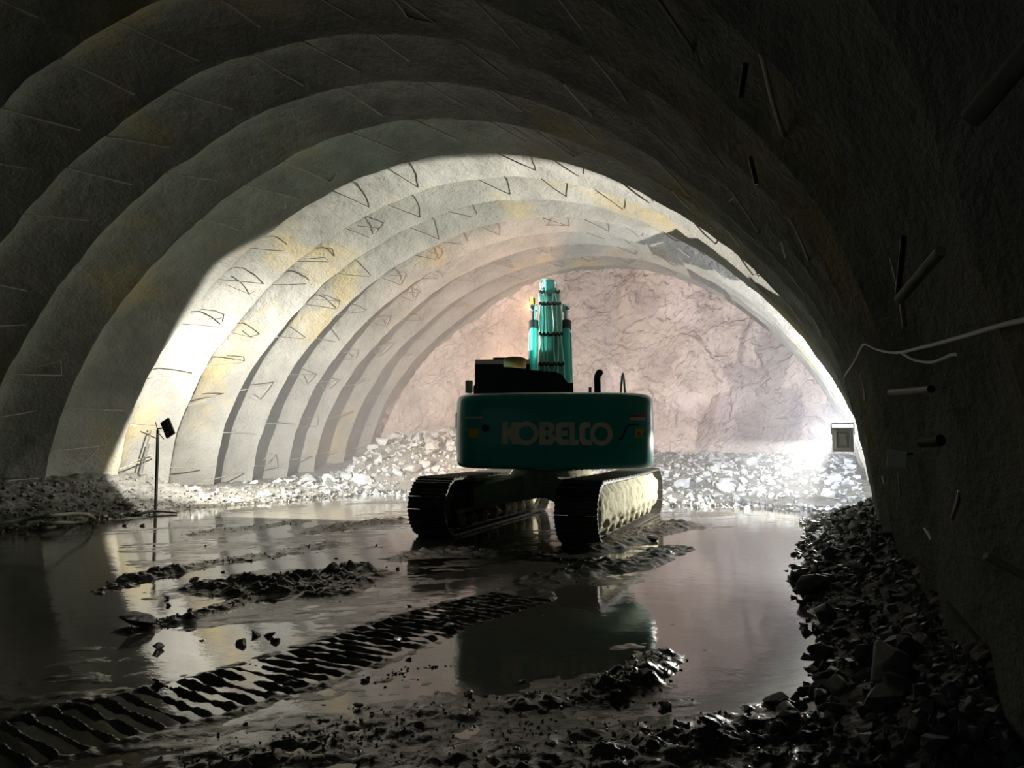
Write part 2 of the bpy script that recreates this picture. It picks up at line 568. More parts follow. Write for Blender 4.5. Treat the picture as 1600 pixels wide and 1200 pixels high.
def ground(x, y):
    """height of mud and muck over the water level (z = 0)"""
    # general mud, streaked along the way the machines drive
    ux, uy = x * .80 + y * .6, -x * .6 + y * .80
    h = -.004 + .010 * fbm(x, y, 1.0, 3, .7) + .010 * fbm(ux * .9, uy * 3.6, 2.0, 4, 1.3) + .0055 * fbm(x, y, 3.0, 4, 9.0)
    near = smooth(3.9, 3.1, y + .25 * x) * smooth(-3.4, -2.2, x)
    h += near * (.007 + .015 * fbm(x, y, 5.0, 5, 6.0))
    for p in PUD:
        c = p.mean(0)
        d, _, _ = dist_line(x, y, np.vstack([p, p[:1]]))
        ins = np.where(inside(x, y, p), d, -d)
        h -= .045 * smooth(-.4, .25, ins)
    lump = .8 * fbm(x, y, 6.0, 5, 8.0)
    for L, wd, hh, lh in STROKES:
        d, s, _ = dist_line(x, y, L)
        m = smooth(wd * (1.0), wd * .2, d + .35 * wd * fbm(x, y, 2.2, 3, 2.5))
        h += m * (hh + .012 + lh * lump)
    # crawler cleat prints
    d, s, side = dist_line(x, y, CLEAT)
    cr = d * side
    fade = smooth(1.2, .0, s - 9.5) * 1.0
    m = smooth(.40, .30, d)
    ph = (s - .13 * cr + .010 * fbm(x, y, 1.0, 2, 2.5)) / .125
    ridge = np.clip(np.cos(2 * PI * ph) * .5 + .5, 0, 1) ** 2.3
    brk = np.clip(.85 + .45 * fbm(x, y, 9.0, 4, 4.0), .15, 1.3)
    h = h * (1 - m) + m * (-.026 + (.056 * ridge * brk + .008 * lump)) * fade + m * (1 - fade) * h
    edge = np.exp(-((d - .40) / .07) ** 2)
    h += edge * .022 * (.6 + 1.2 * lump) * fade
    # banks
    xr = interp_x(RBANK, y) + .10 * fbm(x * 0, y, 3.0, 3, 2.0)
    t = np.clip((x - xr) / 1.05, -.3, 1.3)
    far = smooth(16.5, 13.5, y)
    h = np.maximum(h, np.where(t > -.3, far * (.50 * t + np.clip(t + .1, 0, 1) * (.07 * fbm(x, y, 8.0, 4, 2.5) + .03 * fbm(x, y, 4.0, 3, 9.0))) - .01, -1))
    # left bank against the wall
    lin = np.clip((interp_x(LBANK, y) + .12 * fbm(x * 0, y, 6.0, 3, 1.6) - x) * .9, -.5, 2.2)
    lm = smooth(-7.5, -9.2, x)
    h = np.maximum(h, lm * ((.30 - .20 * smooth(12.6, 14.0, y)) * lin + np.clip(lin + .3, 0, 1) * (.06 * fbm(x, y, 8.0, 4, 2.0) + .035 * fbm(x, y, 5.0, 3, 7.0))) - .04 * (1 - lm) - .6 * (1 - lm))
    # muck pile under the face: low and far on the right, high on the left
    xx = x + .5 * fbm(x, y, 1.5, 2, .5)
    toe = 16.9 + .5 * fbm(x, y * 0, 2.5, 3, .9) + .7 * smooth(-5.0, -7.5, xx)
    lf = smooth(-5.0, -7.5, xx) * (1 - smooth(-12.0, -13.2, xx))
    slope = .20 + .42 * lf
    pile = (y - toe) * slope
    cap = 1.25 + .3 * lf + .3 * smooth(-10.5, -8.8, xx) * lf
    pile = np.where(pile > 0, cap * np.tanh(pile / cap), pile) + .10 * np.clip(pile + .1, 0, 1) * fbm(x, y, 4.4, 4, 1.6)
    h = np.maximum(h, pile)
    return h


def ground1(x, y):
    return float(ground(np.array([float(x)]), np.array([float(y)]))[0])


floor = tag(empty('floor'), kind='structure')
for x0, x1, y0, y1, st in ((-8.2, 1.5, 1.3, 7.6, .0145), (-14.7, 1.6, 7.6, 13.2, .03), (-14.7, -8.2, 1.3, 7.6, .07), (-14.7, 1.6, 13.2, 24.6, .05), (-14.7, 1.6, -6, 1.3, .12)):
    X, Y = np.meshgrid(np.linspace(x0, x1, int((x1 - x0) / st) + 2), np.linspace(y0, y1, int((y1 - y0) / st) + 2), indexing='ij')
    Z = ground(X, Y)
    deep = smooth(-.02, .10, Z)
    me = grid_mesh('mud_surface', X, Y, Z, 'mud')
    me.materials.append(M['muck'])
    me.materials.append(M['rubble'])
    fz = (Z[:-1, :-1] + Z[1:, 1:]) / 2
    fx, fy = X[:-1, :-1], Y[:-1, :-1]
    dry = (fz > .05) & (((fy > 15.8)) | (fx < -10.0) | ((fx > -.3) & (fy > 3)))
    heap = (fz > .03) & (fx > -.6) & (fy < 15)
    me.polygons.foreach_set('material_index', np.where(heap, 2, dry.astype(np.int32)).astype(np.int32).ravel())
    link('mud_surface', me, floor)

X, Y = np.meshgrid(np.linspace(-14.6, 1.5, 24), np.linspace(-6, 19.5, 40), indexing='ij')
water = tag(link('water', grid_mesh('water', X, Y, X * 0, 'water')), kind='structure')

# ------------------------------------------------------------------ excavator
EX, EY = -4.20, 12.45
UP = YAW - math.radians(2.0)                    # the upper structure is slewed to the left of the crawlers
exc = tag(empty('excavator', (EX, EY, 0)), 'teal crawler excavator seen from behind, parked in the mud facing the rock face', 'excavator')

# crawlers
def shoe_mesh(wd=.62, pitch=.1896):
    mb = MB()
    hp = pitch / 2 * .97
    # profile along the path (tangent t, outward n): plate with three grousers
    pr = [(-hp, 0), (hp, 0), (hp, .022), (hp * .84, .05), (hp * .72, .05), (hp * .55, .022), (.016, .022), (.008, .048), (-.008, .048), (-.016, .022),
          (-hp * .55, .022), (-hp * .72, .05), (-hp * .84, .05), (-hp, .022)]
    mb.prism(pr, -wd / 2, wd / 2, 'x')
    mb.box((-.10, 0, -.035), (.05, pitch * .9, .07))
    mb.box((.10, 0, -.035), (.05, pitch * .9, .07))
    return mb.mesh('track_shoe', 'shoe')


SHOE = shoe_mesh()
HL, RT, ZT = 1.98, .405, .45
PER = 4 * HL + 2 * PI * RT
NS = 56


def track_pos(s):
    s %= PER
    if s < 2 * HL:
        return (HL - s, ZT + RT - .02 * math.sin(PI * s / (2 * HL)), PI)
    s -= 2 * HL
    if s < PI * RT:
        a = s / RT
        return (-HL - RT * math.sin(a), ZT + RT * math.cos(a), PI + a)
    s -= PI * RT
    if s < 2 * HL:
        return (-HL + s, ZT - RT, 2 * PI)
    s -= 2 * HL
    a = s / RT
    return (HL + RT * math.sin(a), ZT - RT * math.cos(a), a)


def track(side):
    cx = side * 1.155
    mb = MB()
    pr = [(-1.75, .30), (1.75, .30), (1.8, .5), (1.55, .66), (.5, .70), (-.5, .70), (-1.55, .66), (-1.8, .5)]
    mb.prism(pr, -.17, .17, 'x')
    mb.box((side * -.24, .0, .55), (.2, 1.9, .22), bev=.03)
    fr = mb.build('crawler_frame', 'frame', exc, loc=(cx, 0, 0))
    for i in range(NS):
        y, z, a = track_pos(i * PER / NS + .03)
        o = bpy.data.objects.new('track_shoe', SHOE)
        C.objects.link(o)
        o.parent = fr
        # tangent direction (cos a, sin a) in (y,z); outward normal is to its right
        o.location = (0, y, z)
        o.rotation_euler = (a + PI if False else a, 0, 0)
        # local +z must point outward
        t = Vector((0, math.cos(a), math.sin(a)))
        n = Vector((0, y - max(-HL, min(HL, y)), z - ZT))
        if abs(y) < HL:
            n = Vector((0, 0, z - ZT))
        n.normalize()
        t = Vector((1, 0, 0)).cross(n)
        R = Matrix((Vector((1, 0, 0)), -t, n)).transposed()
        o.rotation_euler = R.to_euler()
    # sprocket at the back, idler at the front, bottom and top rollers
    for nm, y in (('drive_sprocket', -HL), ('idler_wheel', HL)):
        mb = MB()
        mb.lathe([(.05, -.09), (.30, -.09), (.345, -.06), (.345, .06), (.30, .09), (.20, .10), (.17, .24), (.06, .26)] if side > 0 else
                 [(.06, -.26), (.17, -.24), (.20, -.10), (.30, -.09), (.345, -.06), (.345, .06), (.30, .09), (.05, .09)], (0, y, ZT), 'x', 28)
        if nm == 'drive_sprocket':
            for q in range(16):
                a = 2 * PI * q / 16
                mb.box((0, y + .36 * math.cos(a), ZT + .36 * math.sin(a)), (.07, .05, .05), rot=Matrix.Rotation(a, 3, 'X'))
        mb.build(nm, 'crust', fr)
    for i in range(8):
        mb = MB()
        y = -1.55 + i * 3.1 / 7
        mb.lathe([(.04, -.22), (.09, -.215), (.115, -.19), (.115, -.12), (.08, -.10), (.08, .10), (.115, .12), (.115, .19), (.09, .215), (.04, .24)], (0, y, .19), 'x', 14)
        mb.build('bottom_roller', 'crust', fr)
    for y in (-.75, .75):
        mb = MB()
        mb.lathe([(.03, -.12), (.08, -.11), (.08, .11), (.03, .12)], (0, y, .745), 'x', 12)
        mb.build('top_roller', 'frame', fr)
    # dried mud packed on the outer flank
    yy, zz = np.meshgrid(np.linspace(-2.22, 2.22, 150), np.linspace(.13, .80, 40), indexing='ij')
    e = 1 - np.clip(np.hypot(np.maximum(np.abs(yy) - 1.85, 0) / .38, (zz - ZT) / .36), 0, 1.2)
    xx = .185 + .10 * np.clip(e * 3, 0, 1) + .035 * fbm(yy, zz, 3.0 + side, 4, 4.0) - .06 * smooth(.34, .22, zz + .05 * np.sin(yy * 14.5))
    xx = np.where(e <= -.1, .12, xx)
    xx = np.minimum(xx, .302)
    me = grid_mesh('mud_crust', side * xx, yy, zz, 'crust')
    o = link('mud_crust', me, fr)
    return fr


track(1)
track(-1)

# car body: ring base with four spread legs
mb = MB()
mb.lathe([(.0, .50), (.62, .50), (.72, .60), (.72, .88), (.66, .96), (.0, .96)], (0, 0, 0), 'z', 32)
for sx in (-1, 1):
    for sy in (-1, 1):
        p0, p1 = Vector((sx * .35, sy * .3, 0)), Vector((sx * 1.08, sy * 1.15, 0))
        d = (p1 - p0).normalized()
        n = Vector((-d.y, d.x, 0))
        V = []
        for p, hw, z0, z1 in ((p0, .34, .48, .90), (p1, .30, .36, .70)):
            V += [p + n * hw + Vector((0, 0, z0)), p - n * hw + Vector((0, 0, z0)), p - n * hw * .85 + Vector((0, 0, z1)), p + n * hw * .85 + Vector((0, 0, z1))]
        mb.add(V, [(0, 1, 2, 3), (4, 7, 6, 5), (0, 4, 5, 1), (1, 5, 6, 2), (2, 6, 7, 3), (3, 7, 4, 0)])
mb.build('car_body', 'crust', exc)
mb = MB()
mb.lathe([(.60, .95), (.66, .95), (.66, 1.0), (.62, 1.02), (.62, 1.08), (.55, 1.10)], (0, 0, 0), 'z', 36)
for q in range(36):
    a = q * PI / 18
    mb.box((.675 * math.cos(a), .675 * math.sin(a), .975), (.03, .045, .04), rot=Matrix.Rotation(a, 3, 'Z'))
mb.build('swing_bearing', 'steel', exc)

# upper structure (all its parts turned by UP)
CW = 1.405


def rear(x):
    u = np.clip(np.abs(np.asarray(x, float)) / CW, 0, 1)
    return 2.24 + .14 * (1 - u ** 2) + .50 * np.sqrt(np.clip(1 - u ** 6, 0, 1))


def counterweight():
    q = np.linspace(-PI / 2, PI / 2, 65)
    xs = CW * np.sign(np.sin(q)) * np.abs(np.sin(q)) ** .55
    ring0 = [(x, -float(rear(x))) for x in xs]
    lv = [(1.075, .16), (1.085, .07), (1.11, .025), (1.16, .0), (1.45, -.008), (1.8, -.006), (2.02, .0), (2.075, .02), (2.11, .06), (2.13, .13)]
    V, F = [], []
    n = len(ring0) + 2
    for z, ins in lv:
        sx = 1 - ins / CW
        pts = [(CW * -sx, -1.35)] + [(x * sx, y + ins * (1.0 if True else 0)) for x, y in ring0] + [(CW * sx, -1.35)]
        V += [(x, y, z) for x, y in pts]
    for i in range(len(lv) - 1):
        for k in range(n):
            F.append((i * n + k, i * n + (k + 1) % n, (i + 1) * n + (k + 1) % n, (i + 1) * n + k))
    mb = MB()
    mb.add(V, F, 0, True)
    mb.add(V[:n], [tuple(range(n))])
    mb.add(V[-n:], [tuple(range(n))])
    return mb.build('counterweight', 'teal', exc, UP)


cw = counterweight()


def decal(name, polys, material, off=.012, holes=None, thick=.006):
    """flat shapes laid on the curved tail; polys are lists of outer/inner closed loops in (x, z)"""
    bm = bmesh.new()
    for loops in polys:
        es = []
        for lo in loops:
            vs = [bm.verts.new((x, 0, z)) for x, z in lo]
            es += [bm.edges.new((vs[i], vs[(i + 1) % len(vs)])) for i in range(len(vs))]
        bmesh.ops.triangle_fill(bm, use_beauty=True, edges=es, normal=(0, -1, 0))
    bmesh.ops.subdivide_edges(bm, edges=[e for e in bm.edges if e.calc_length() > .09], cuts=1)
    ret = bmesh.ops.extrude_face_region(bm, geom=bm.faces[:])
    moved = {g for g in ret['geom'] if isinstance(g, bmesh.types.BMVert)}
    for v in bm.verts:
        y = -float(rear(v.co.x))
        v.co.y = y - off if v in moved else y - off + thick + .02
    bmesh.ops.recalc_face_normals(bm, faces=bm.faces)
    me = bpy.data.meshes.new(name)
    bm.to_mesh(me)
    bm.free()
    me.materials.append(M[material])
    return link(name, me, cw)


def ell(cx, cz, rx, rz, n=36, a0=0, a1=360):
    return [(cx + rx * math.cos(math.radians(a0 + (a1 - a0) * i / n)), cz + rz * math.sin(math.radians(a0 + (a1 - a0) * i / n))) for i in range(n if a1 - a0 >= 360 else n + 1)]


# the letters, drawn in the units of the photographed tail and scaled to metres
S_ = .00866 / 4.444


def LT(pts):
    return [((x - 790) * S_ + .02, 1.565 + (372 - z) * S_ * 1.0) for x, z in pts]


def arcp(cx, cz, r, a0, a1, n=8, rz=None):
    rz = rz or r
    return [(cx + r * math.cos(math.radians(a0 + (a1 - a0) * i / n)), cz - rz * math.sin(math.radians(a0 + (a1 - a0) * i / n))) for i in range(n + 1)]


K_ = [(405, 292), (450, 292), (450, 352), (480, 292), (533, 292), (485, 365), (533, 447), (480, 447), (450, 385), (450, 447), (405, 447)]
O1 = [arcp(577, 370, 86, 0, 354, 40, 83), arcp(577, 370, 52, 0, 354, 32, 50)]
B_ = [[(665, 290)] + arcp(735, 330, 38, 90, -60, 8, 40) + arcp(737, 408, 42, 60, -90, 8, 42) + [(665, 450)],
      [(708, 326), (728, 326), (735, 338), (728, 350), (708, 350)], [(708, 388), (730, 388), (738, 400), (730, 412), (708, 412)]]
E_ = [[(872, 292), (872, 330), (830, 330)] + arcp(834, 342, 12, 90, 180, 3)[1:] + [(822, 352), (864, 352), (864, 388), (822, 388), (824, 404), (834, 412), (872, 412), (872, 450)] + arcp(822, 405, 42, 270, 180, 6, 45) + arcp(822, 338, 42, 180, 90, 6, 46)]
L_ = [[(878, 292), (912, 292), (912, 414), (940, 414), (940, 452), (878, 452)]]
C_ = [arcp(985, 336, 40, 180, 90, 6, 44) + [(1022, 292), (1022, 330), (995, 330), (985, 342), (985, 400), (995, 412), (1030, 414), (1036, 452)] + arcp(985, 408, 40, 270, 180, 6, 44)]
O2 = [arcp(1098, 374, 80, 0, 354, 40, 82), arcp(1098, 374, 47, 0, 354, 32, 49)]
for Lp in ([K_], O1, B_, E_, L_, C_, O2):
    decal('letter', [[LT(l) for l in Lp]], 'letter')


def rect(x0, x1, z0, z1):
    n = 6
    return [(x0 + (x1 - x0) * i / n, z0) for i in range(n + 1)] + [(x1 - (x1 - x0) * i / n, z1) for i in range(n + 1)]


decal('red_stripe', [[rect(1.02, 1.27, 1.79, 1.825)]], 'red')
decal('white_stripe', [[rect(1.02, 1.27, 1.748, 1.79)]], 'white')
decal('white_stripe', [[rect(-1.25, -.99, 1.775, 1.80)]], 'white')
for x0, x1 in ((1.09, 1.285), (-1.25, -1.05)):
    decal('warning_label', [[rect(x0, x1, 1.51, 1.63)]], 'yellow')
decal('warning_symbol', [[[(1.11, 1.53), (1.18, 1.53), (1.145, 1.605)], [(1.122, 1.538), (1.168, 1.538), (1.145, 1.588)]]], 'black', off=.016)
decal('warning_symbol', [[[(1.141, 1.545), (1.149, 1.545), (1.152, 1.575), (1.138, 1.575)]]], 'black', off=.016)
decal('warning_symbol', [[[(1.215, 1.575), (1.235, 1.565), (1.265, 1.59), (1.25, 1.56), (1.262, 1.545), (1.235, 1.552), (1.215, 1.562)]]], 'black', off=.016)
# stepped groove of the lower panel
for sg in (1,):
    pts = [(1.30, 1.70), (1.12, 1.69), (1.00, 1.68), (.965, 1.655), (.93, 1.56), (.90, 1.50), (.86, 1.475)]
    mb = MB()
    mb.tube([(sg * x, -float(rear(x)) - .004, z) for x, z in pts], .014, 6)
    mb.build('panel_groove', 'black', cw)
mb = MB()
mb.lathe([(.0, -.02), (.035, -.02), (.045, .0), (.045, .05)], (-.965, -2.86, 1.64), 'y', 14)
mb.build('lifting_plug', 'steel', cw)
mb = MB()
mb.box((-1.405, -2.25, 1.75), (.035, .10, .22), bev=.01)
mb.build('side_latch', 'black', cw)

# house: deck, engine side panels, tank block
mb = MB()
mb.prism([(-1.31, -1.38), (1.31, -1.38), (1.31, -.55), (.34, -.55), (.34, .75), (-.34, .75), (-.34, -.2), (-1.31, -.2)], 1.09, 1.16, 'z')
mb.box((-.83, -.80, 1.62), (.98, 1.18, .98), bev=.03)
mb.box((.52, -1.0, 1.62), (1.60, .80, .98), bev=.03)
mb.box((.86, .35, 1.55), (.90, 1.85, .82), bev=.05)
mb.build('house', 'teal', exc, UP)
# engine hood
mb = MB()
hp = [(-1.16, 2.09), (-1.16, 2.24), (-1.10, 2.33), (-.97, 2.49), (-.90, 2.525), (-.62, 2.515), (-.30, 2.47), (.02, 2.445), (.10, 2.41), (.19, 2.29), (.27, 2.285), (.27, 2.09)]
mb.prism(hp, -2.35, -.75, 'y')
hood = mb.build('engine_hood', 'black', exc, UP)
mb = MB()
mb.box((-.38, -2.36, 2.27), (.03, .03, .10), bev=.008)
mb.build('hood_latch', 'steel', hood)
# cab
mb = MB()
cp = [(-.12, 1.16), (1.55, 1.16), (1.68, 1.6), (1.50, 2.72), (1.35, 2.83), (.0, 2.85), (-.12, 2.76)]
mb.prism(cp, -1.33, -.38, 'x')
mb.box((-.85, .3, 2.87), (.35, .5, .05), bev=.015)
cab = mb.build('cab', 'black', exc, UP)
mb = MB()
mb.box((-.855, -.125, 2.35), (.72, .02, .55), bev=.008)
mb.build('rear_window', 'glass', cab)
mb = MB()
mb.box((-1.335, .62, 2.25), (.02, 1.1, .75), bev=.008)
mb.box((-.375, .62, 2.25), (.02, 1.1, .75), bev=.008)
mb.build('side_window', 'glass', cab)
mb = MB()
mb.tube([(-1.33, -.10, 2.2), (-1.41, -.16, 2.25), (-1.42, -.18, 2.4)], .014, 6)
mb.box((-1.42, -.22, 2.36), (.13, .05, .22), bev=.02)
mb.build('rear_mirror', 'galv', exc, UP)
# cyclone pre-cleaner on the hood
mb = MB()
mb.lathe([(.02, 2.585), (.165, 2.585), (.178, 2.60), (.18, 2.70), (.172, 2.745), (.12, 2.765), (.02, 2.772)], (-.60, -1.25, 0), 'z', 28)
pc = mb.build('air_precleaner', 'cream', exc, UP)
mb = MB()
mb.lathe([(.07, 2.48), (.13, 2.50), (.15, 2.53), (.155, 2.585), (.02, 2.588)], (-.60, -1.25, 0), 'z', 24)
mb.build('dust_bowl', 'clear', pc)
# exhaust, breather post, handrail
mb = MB()
mb.tube([(.66, -1.75, 2.08), (.66, -1.75, 2.30), (.655, -1.76, 2.38), (.66, -1.80, 2.43), (.67, -1.88, 2.455), (.675, -1.97, 2.46)], .052, 14)
mb.build('exhaust_pipe', 'black', exc, UP)
mb = MB()
mb.tube([(.545, -1.8, 2.1), (.545, -1.8, 2.255)], .022, 10)
mb.build('breather_post', 'black', exc, UP)
mb = MB()
mb.box((.93, -1.9, 2.13), (.10, .10, .05), bev=.012)
mb.build('filler_cap', 'black', exc, UP)
mb = MB()
mb.tube([(1.05, -1.25, 2.02), (1.07, -1.25, 2.3), (1.085, -1.25, 2.46), (1.10, -1.23, 2.50), (1.115, -1.2, 2.46), (1.14, -1.1, 2.3), (1.18, -.95, 1.98)], .017, 8)
mb.tube([(1.00, -1.25, 2.12), (1.06, -1.25, 2.15)], .02, 8)
mb.build('handrail', 'galv', exc, UP)

# boom: lofted box section
BS = [(0.05, 1.92, .36, .25), (.35, 2.40, .58, .23), (.85, 3.02, .70, .215), (1.45, 3.68, .78, .21), (2.0, 4.0, .76, .205), (3.2, 4.36, .58, .19), (4.3, 4.66, .42, .165), (4.85, 4.80, .26, .15)]


def boom_frame(i):
    a = BS[max(i - 1, 0)]
    b = BS[min(i + 1, len(BS) - 1)]
    t = Vector((b[0] - a[0], b[1] - a[1])).normalized()
    return t, Vector((-t.y, t.x))


V, F = [], []
TOP = []
for i, (y, z, h, wd) in enumerate(BS):
    t, n = boom_frame(i)
    for sx, sn in ((-1, -1), (1, -1), (1, 1), (-1, 1)):
        V.append((sx * wd, y + n.x * sn * h / 2, z + n.y * sn * h / 2))
    TOP.append((y + n.x * h / 2, z + n.y * h / 2, wd))
for i in range(len(BS) - 1):
    for k in range(4):
        F.append((i * 4 + k, i * 4 + (k + 1) % 4, (i + 1) * 4 + (k + 1) % 4, (i + 1) * 4 + k))
F += [(0, 1, 2, 3), tuple(range(len(V) - 4, len(V)))]
mb = MB()
mb.add(V, F)
mb.lathe([(.03, -.30), (.12, -.30), (.12, .30), (.03, .30)], (0, .08, 1.95), 'x', 16)
mb.lathe([(.03, -.22), (.11, -.22), (.11, .22), (.03, .22)], (0, 4.85, 4.80), 'x', 16)
boom = mb.build('boom', 'teal_boom', exc, UP)


def top_at(f):
    i = min(int(f), len(TOP) - 2)
    q = f - i
    return tuple(TOP[i][c] * (1 - q) + TOP[i + 1][c] * q for c in range(3))


for jx, f0, f1, sp in ((-.19, .2, 5.2, -.05), (-.125, .1, 6.6, .12), (-.06, .15, 5.6, .22), (.05, .1, 5.0, -.2), (.115, .15, 6.3, -.12), (.19, .2, 5.4, .06)):
    pts = []
    f = f0
    while f <= f1:
        y, z, wd = top_at(f)
        xx = jx * wd / .21 + sp * smooth(1.3, .2, f) + .012 * math.sin(f * 5 + jx * 40)
        pts.append((xx, y - .045, z + .035))
        f += .2
    mb = MB()
    mb.tube(pts, .016, 7)
    mb.build('hydraulic_pipe', 'teal_pipe', boom)
for f in (1.25, 2.1, 3.0, 3.9, 4.9):
    y, z, wd = top_at(f)
    mb = MB()
    mb.box((0, y - .045, z + .04), (wd * 2.05, .05, .045), rot=Matrix.Rotation(.6 if f > 4 else .85, 3, 'X'), bev=.008)
    for xx in (-.19, -.12, -.05, .05, .12, .19):
        mb.box((xx * wd / .21, y - .07, z + .065), (.03, .04, .035))
    mb.build('pipe_clamp', 'steel', boom)
# arm cylinder along the boom top
mb = MB()
mb.tube([(0, 1.75, 4.52), (0, 3.35, 4.90)], .085, 16)
mb.box((0, 1.78, 4.45), (.2, .18, .3), bev=.03)
acy = mb.build('arm_cylinder', 'teal_boom', boom)
mb = MB()
mb.tube([(0, 3.35, 4.90), (0, 4.55, 5.18)], .05, 12)
mb.build('piston_rod', 'chrome', acy)
for xx in (-.155, .155):
    mb = MB()
    mb.tube([(xx * 1.05, 2.6, 4.56), (xx * 1.1, 3.3, 4.84), (xx * .9, 4.2, 5.08), (xx * .6, 4.75, 5.0), (xx * .7, 4.95, 4.75)], .022, 8)
    mb.build('hydraulic_hose', 'teal_pipe', boom)
# boom cylinders either side
for sx in (-1, 1):
    mb = MB()
    mb.tube([(sx * .315, .80, 1.42), (sx * .315, 1.50, 3.62)], .082, 18)
    mb.lathe([(.04, -.09), (.11, -.09), (.11, .09), (.04, .09)], (sx * .315, .78, 1.36), 'x', 16)
    bc = mb.build('boom_cylinder', 'teal_boom', exc, UP)
    mb = MB()
    mb.tube([(sx * .315, 1.49, 3.58), (sx * .315, 1.54, 3.74)], .10, 18)
    mb.build('gland_cap', 'black', bc)
    mb = MB()
    mb.tube([(sx * .315, 1.54, 3.74), (sx * .315, 1.62, 3.98)], .045, 12)
    mb.lathe([(.03, -.07), (.085, -.07), (.085, .07), (.03, .07)], (sx * .315, 1.64, 4.02), 'x', 14)
    mb.build('piston_rod', 'chrome', bc)
    mb = MB()
    mb.tube([(sx * .40, 1.44, 3.5), (sx * .41, 1.1, 2.5), (sx * .40, .85, 1.7)], .014, 6)
    mb.build('oil_line', 'teal_pipe', bc)
# arm (hanging beyond the boom) and bucket resting near the muck
mb = MB()
ap = [(4.45, 5.17), (4.75, 5.20), (5.08, 4.85), (5.62, 3.2), (5.80, 2.25), (5.62, 2.2), (5.15, 3.3), (4.70, 4.58)]
mb.prism(ap, -.145, .145, 'x')
arm = mb.build('arm', 'teal_boom', exc, UP)
mb = MB()
mb.tube([(0, 5.12, 4.85), (0, 5.78, 3.5)], .07, 14)
mb.tube([(0, 5.78, 3.5), (0, 6.05, 2.75)], .04, 10)
mb.build('bucket_cylinder', 'teal', arm)
mb = MB()
mb.prism([(5.62, 2.42), (6.12, 2.78), (6.16, 2.70), (5.95, 2.1), (5.85, 2.1), (6.0, 2.55), (5.66, 2.30)], -.16, .16, 'x')
mb.build('bucket_link', 'steel', arm)
mb = MB()
bp = [(5.55, 2.30), (6.05, 2.22), (6.30, 1.85), (6.28, 1.35), (5.95, 1.02), (5.45, .95)]
ip = [(5.58, 2.22), (6.0, 2.14), (6.22, 1.82), (6.20, 1.40), (5.92, 1.10), (5.45, 1.03)]
mb.prism(bp + ip[::-1], -.55, .55, 'x')
for sx in (-.55, .55):
    mb.prism(bp, sx - .02, sx + .02, 'x')
bkt = mb.build('bucket', 'steel', exc, UP)
for i in range(5):
    mb = MB()
    mb.prism([(5.48, 1.05), (5.22, .96), (5.48, .93)], -.05, .05, 'x')
    mb.build('tooth', 'steel', bkt, loc=(-.46 + i * .23, 0, 0))


def spot(name, loc, direction, power, color, angle, blend, radius, parent=None):
    l = bpy.data.lights.new(name, 'SPOT')
    l.energy = power
    l.color = color
    l.spot_size = math.radians(angle)
    l.spot_blend = blend
    l.shadow_soft_size = radius
    o = bpy.data.objects.new(name, l)
    C.objects.link(o)
    o.location = loc
    o.rotation_euler = Vector(direction).to_track_quat('-Z', 'Y').to_euler()
    if parent:
        o.parent = parent
    return o


# warm work lamps of the machine: one on the left flank of the boom, two on the cab roof
mb = MB()
mb.box((-.34, 1.78, 4.02), (.05, .05, .16), bev=.01)
mb.box((-.35, 1.80, 4.17), (.12, .10, .16), bev=.02)
wl = mb.build('work_lamp', 'black', exc, UP)
mb = MB()
mb.box((-.35, 1.86, 4.17), (.10, .03, .13), bev=.01)
mb.tube([(-.36, 1.72, 4.05), (-.36, 1.72, 4.26)], [.045, .03], 10)
mb.build('amber_lens', 'amber_glass', wl)
spot('work_lamp_light', (-.40, 1.95, 4.17), (.0, 1, -.12), WORK_W, WORK_C, 105, .8, .05, wl)
for xx in (-1.15, -.55):
    mb = MB()
    mb.box((xx, 1.30, 2.92), (.16, .10, .11), bev=.02)
    rl = mb.build('roof_lamp', 'black', cab)
    mb = MB()
    mb.box((xx, 1.36, 2.92), (.13, .02, .085), bev=.006)
    mb.build('roof_lamp_lens', 'lamp_glass', rl)
    spot('roof_lamp_light', (xx, 1.40, 2.92), (.12, 1, .02), WORK_W * .6, WORK_C, 95, .8, .05, rl)

# ------------------------------------------------------------------ floodlight hung on the right wall
def flood_housing(mb, wd, h, dp):
    """housing about the origin, glass towards +y"""
    mb.box((0, 0, 0), (wd, dp, h), 0, bev=.015)
    mb.box((0, -dp / 2 - .012, 0), (wd * .72, .03, h * .74), 0, bev=.01)
    mb.box((0, -dp / 2 - .035, 0), (wd * .42, .03, h * .5), 0, bev=.008)
    for i in range(5):
        mb.box((-wd * .28 + i * wd * .14, -dp / 2 - .03, 0), (.008, .05, h * .66), 0)


LY = 15.75
lc = at_depth(1317, 687, LY)
fl = tag(empty('floodlight', lc, -.05), 'grey square floodlight hung low on the right wall, glaring away from view', 'floodlight')
mb = MB()
flood_housing(mb, .38, .46, .08)
hs = mb.build('housing', 'galv', fl)
mb = MB()
mb.box((0, .046, 0), (.32, .012, .38))
mb.build('lamp_glass', 'lamp_glass', hs)
mb = MB()
mb.tube([(-.20, 0, .10), (-.20, -.02, .29), (-.17, -.02, .31), (.17, -.02, .31), (.20, -.02, .29), (.20, 0, .10)], .012, 8)
mb.tube([(.10, -.02, .31), (.30, 0, .33), (.55, 0, .33)], .014, 8)
mb.build('bracket', 'galv', fl)
flood = spot('floodlight_light', (0, .10, 0), (.16, 1, .12), WALL_W, WALL_C, 176, .04, .10, fl)

